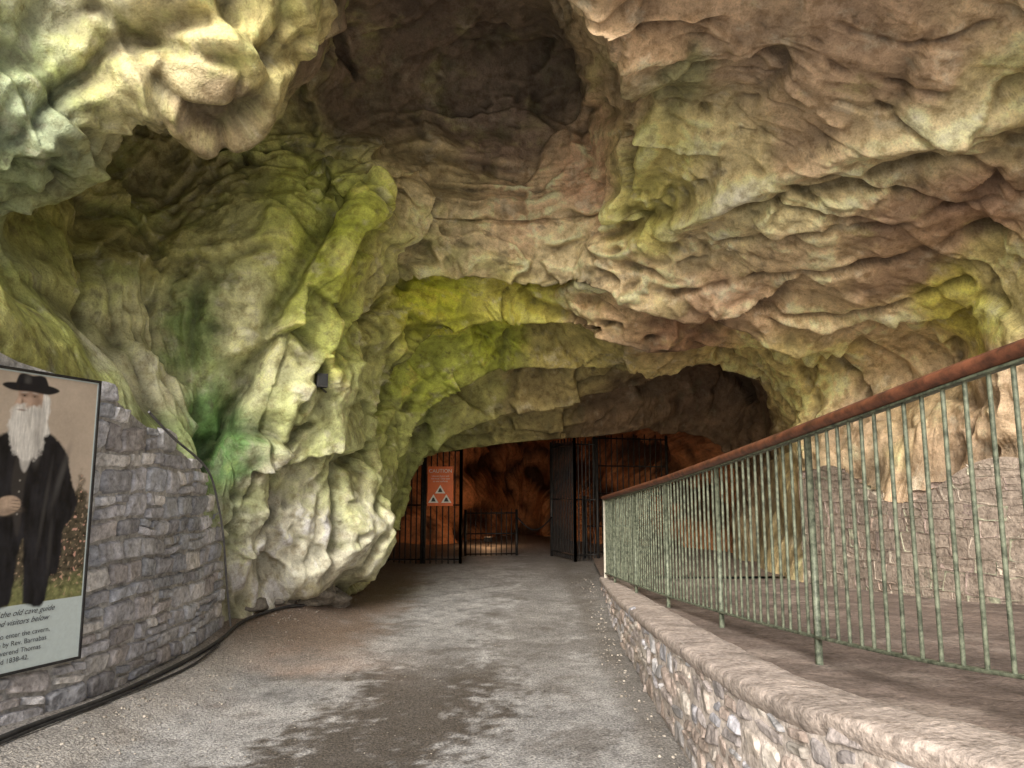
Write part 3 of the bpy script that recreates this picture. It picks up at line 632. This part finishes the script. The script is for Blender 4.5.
# ---------------------------------------------------------------- cables, lamps
CAB=mat_plain('cable_rubber',(.02,.02,.022),(.05,.05,.05),20,.5)
def cable(name,pts,r_,mat=CAB,ground=None):
    p=resample(pts,len(pts)*10)
    if ground is not None: p[:,2]=gz(p[:,0],p[:,1])+ground
    sweep(name,p,circ(r_),mat)
cable('drain_pipe',[(-3.15,3.6,0),(-2.96,4.8,0),(-2.84,5.6,0),(-2.80,6.6,0),(-2.82,7.6,0),(-2.86,8.3,0),(-2.70,8.9,0),(-2.5,9.4,0)],.018,ground=.025)
cable('electric_cable',[(-2.90,8.1,.22),(-2.91,7.95,.7),(-2.88,7.72,1.15),(-2.88,7.55,1.45),(-2.87,7.2,1.80),(-2.86,6.4,2.05),(-2.88,6.0,2.22)],.011,mat_plain('cable_grey',(.10,.10,.11),(.18,.18,.18),20,.5))
cable('electric_cable',[(-2.78,7.5,0),(-2.72,6.8,0),(-2.74,6.2,0),(-2.86,5.2,0),(-3.0,4.2,0)],.010,ground=.02)
LE=empty('floodlight'); lx,ly,lz=S(325,383,8.45)
ML=Matrix.Translation((lx,ly-.15,lz))@Matrix.Rotation(math.radians(25),4,'Z')
box('housing',ML,-.06,.06,-.05,.05,-.07,.08,CAB,LE); box('front_glass',ML,-.05,.05,-.055,-.045,-.05,.06,mat_plain('lamp_glass',(.03,.03,.03),(.05,.05,.05),5,.1),LE)
bars('bracket',[((lx,ly-.15,lz-.08),(lx,ly+.4,lz-.12),.012)],CAB,LE)
# warm show-cave lamp whose glow is seen on the rock of the inner chamber
IL=empty('cave_lamp')
MI=Matrix.Translation((-.6,19.5,.45))
box('housing',MI,-.10,.10,-.07,.07,-.12,.0,CAB,IL)
bars('stake',[((-.6,19.5,.1),(-.6,19.5,.35),.015)],CAB,IL)
pl=bpy.data.lights.new('bulb','POINT'); pl.energy=16; pl.color=(1,.55,.27); pl.shadow_soft_size=.1
po_=bpy.data.objects.new('bulb',pl); scene.collection.objects.link(po_); po_.location=(-.6,19.5,.62); po_.parent=IL
# ---------------------------------------------------------------- gravel & rubble
def rocks(name,centers,sizes,col,seed=3,flatk=1.0,sub=2):
    bm=bmesh.new(); bmesh.ops.create_icosphere(bm,subdivisions=sub,radius=1); v0=np.array([v.co[:] for v in bm.verts]);f0=np.array([[v.index for v in f_.verts] for f_ in bm.faces]);bm.free()
    r=np.random.RandomState(seed);Vs=[];Fs=[];Cs=[]
    for i_,(c_,s_) in enumerate(zip(centers,sizes)):
        v=v0*np.array([r.uniform(.7,1.3),r.uniform(.7,1.3),r.uniform(.45,.8)*flatk])
        v=v*(1+.5*gnoise(v0*1.3+i_*7.7,5)+.2*gnoise(v0*3.3+i_*7.7,6))[:,None]; an=r.uniform(0,6.28);ca,sa=math.cos(an),math.sin(an)
        v=np.stack([v[:,0]*ca-v[:,1]*sa,v[:,0]*sa+v[:,1]*ca,v[:,2]],1)*s_+np.array(c_)
        Vs.append(v);Fs.append(f0+i_*len(v0));Cs.append(np.tile(np.array(col)*r.uniform(.6,1.3),(len(v),1)))
    return mesh_np(name,np.concatenate(Vs),np.concatenate(Fs),STONE,np.concatenate(Cs),False)
ce=[];sz=[]
for k in range(1100):
    y=random.uniform(3.5,13); m_=random.random()
    if m_<.4: x=-2.75+abs(random.gauss(0,.25))
    elif m_<.65: x=np.interp(y,[3.7,4.9,6.5,9,12],[1.05,1.0,1.03,1.12,1.3])-abs(random.gauss(0,.12))
    else: x=random.uniform(-2.6,1)
    s_=random.choice([.004,.006,.008,.012]) if m_<.65 else .005
    ce.append((x,y,float(gz(np.array(x),np.array(y)))+.003));sz.append(s_)
rocks('gravel',ce,sz,(.33,.30,.26))
ce=[];sz=[]
for k in range(14):
    x=-3.05+.055*k+random.uniform(-.1,.1);y=9.0+.09*k+random.uniform(-.2,.2); ce.append((x,y,float(gz(np.array(x),np.array(y)))+random.uniform(.0,.10)));sz.append(random.uniform(.12,.28))
rocks('rock_ledge',ce,sz,(.24,.22,.19),8,.9,3)
# ---------------------------------------------------------------- light, sky, camera
el,az=math.radians(29),math.radians(194)
w=bpy.data.worlds.new('World'); scene.world=w; w.use_nodes=True
bg=w.node_tree.nodes['Background']; sk=w.node_tree.nodes.new('ShaderNodeTexSky'); sk.sky_type='NISHITA'; sk.sun_disc=False
sk.sun_elevation=el; sk.sun_rotation=az; sk.air_density=1.0; sk.dust_density=4; sk.ozone_density=.6
w.node_tree.links.new(sk.outputs[0],bg.inputs[0]); bg.inputs[1].default_value=.15
sd=bpy.data.lights.new('sun','SUN'); sd.energy=5; sd.angle=math.radians(26); sd.color=(1,.96,.9)
so=bpy.data.objects.new('sun',sd); scene.collection.objects.link(so)
dirv=Vector((math.sin(az)*math.cos(el),math.cos(az)*math.cos(el),math.sin(el)))
so.rotation_euler=dirv.to_track_quat('Z','Y').to_euler()
cam=bpy.data.cameras.new('camera'); co=bpy.data.objects.new('camera',cam); scene.collection.objects.link(co)
cam.sensor_width=36; cam.lens=F/1024*36; cam.clip_end=1000; cam.clip_start=.05
co.location=(0,0,1.6); co.rotation_euler=(math.radians(90)+PITCH,0,0); scene.camera=co
scene.view_settings.view_transform='Standard'; scene.view_settings.look='None'; scene.view_settings.exposure=0
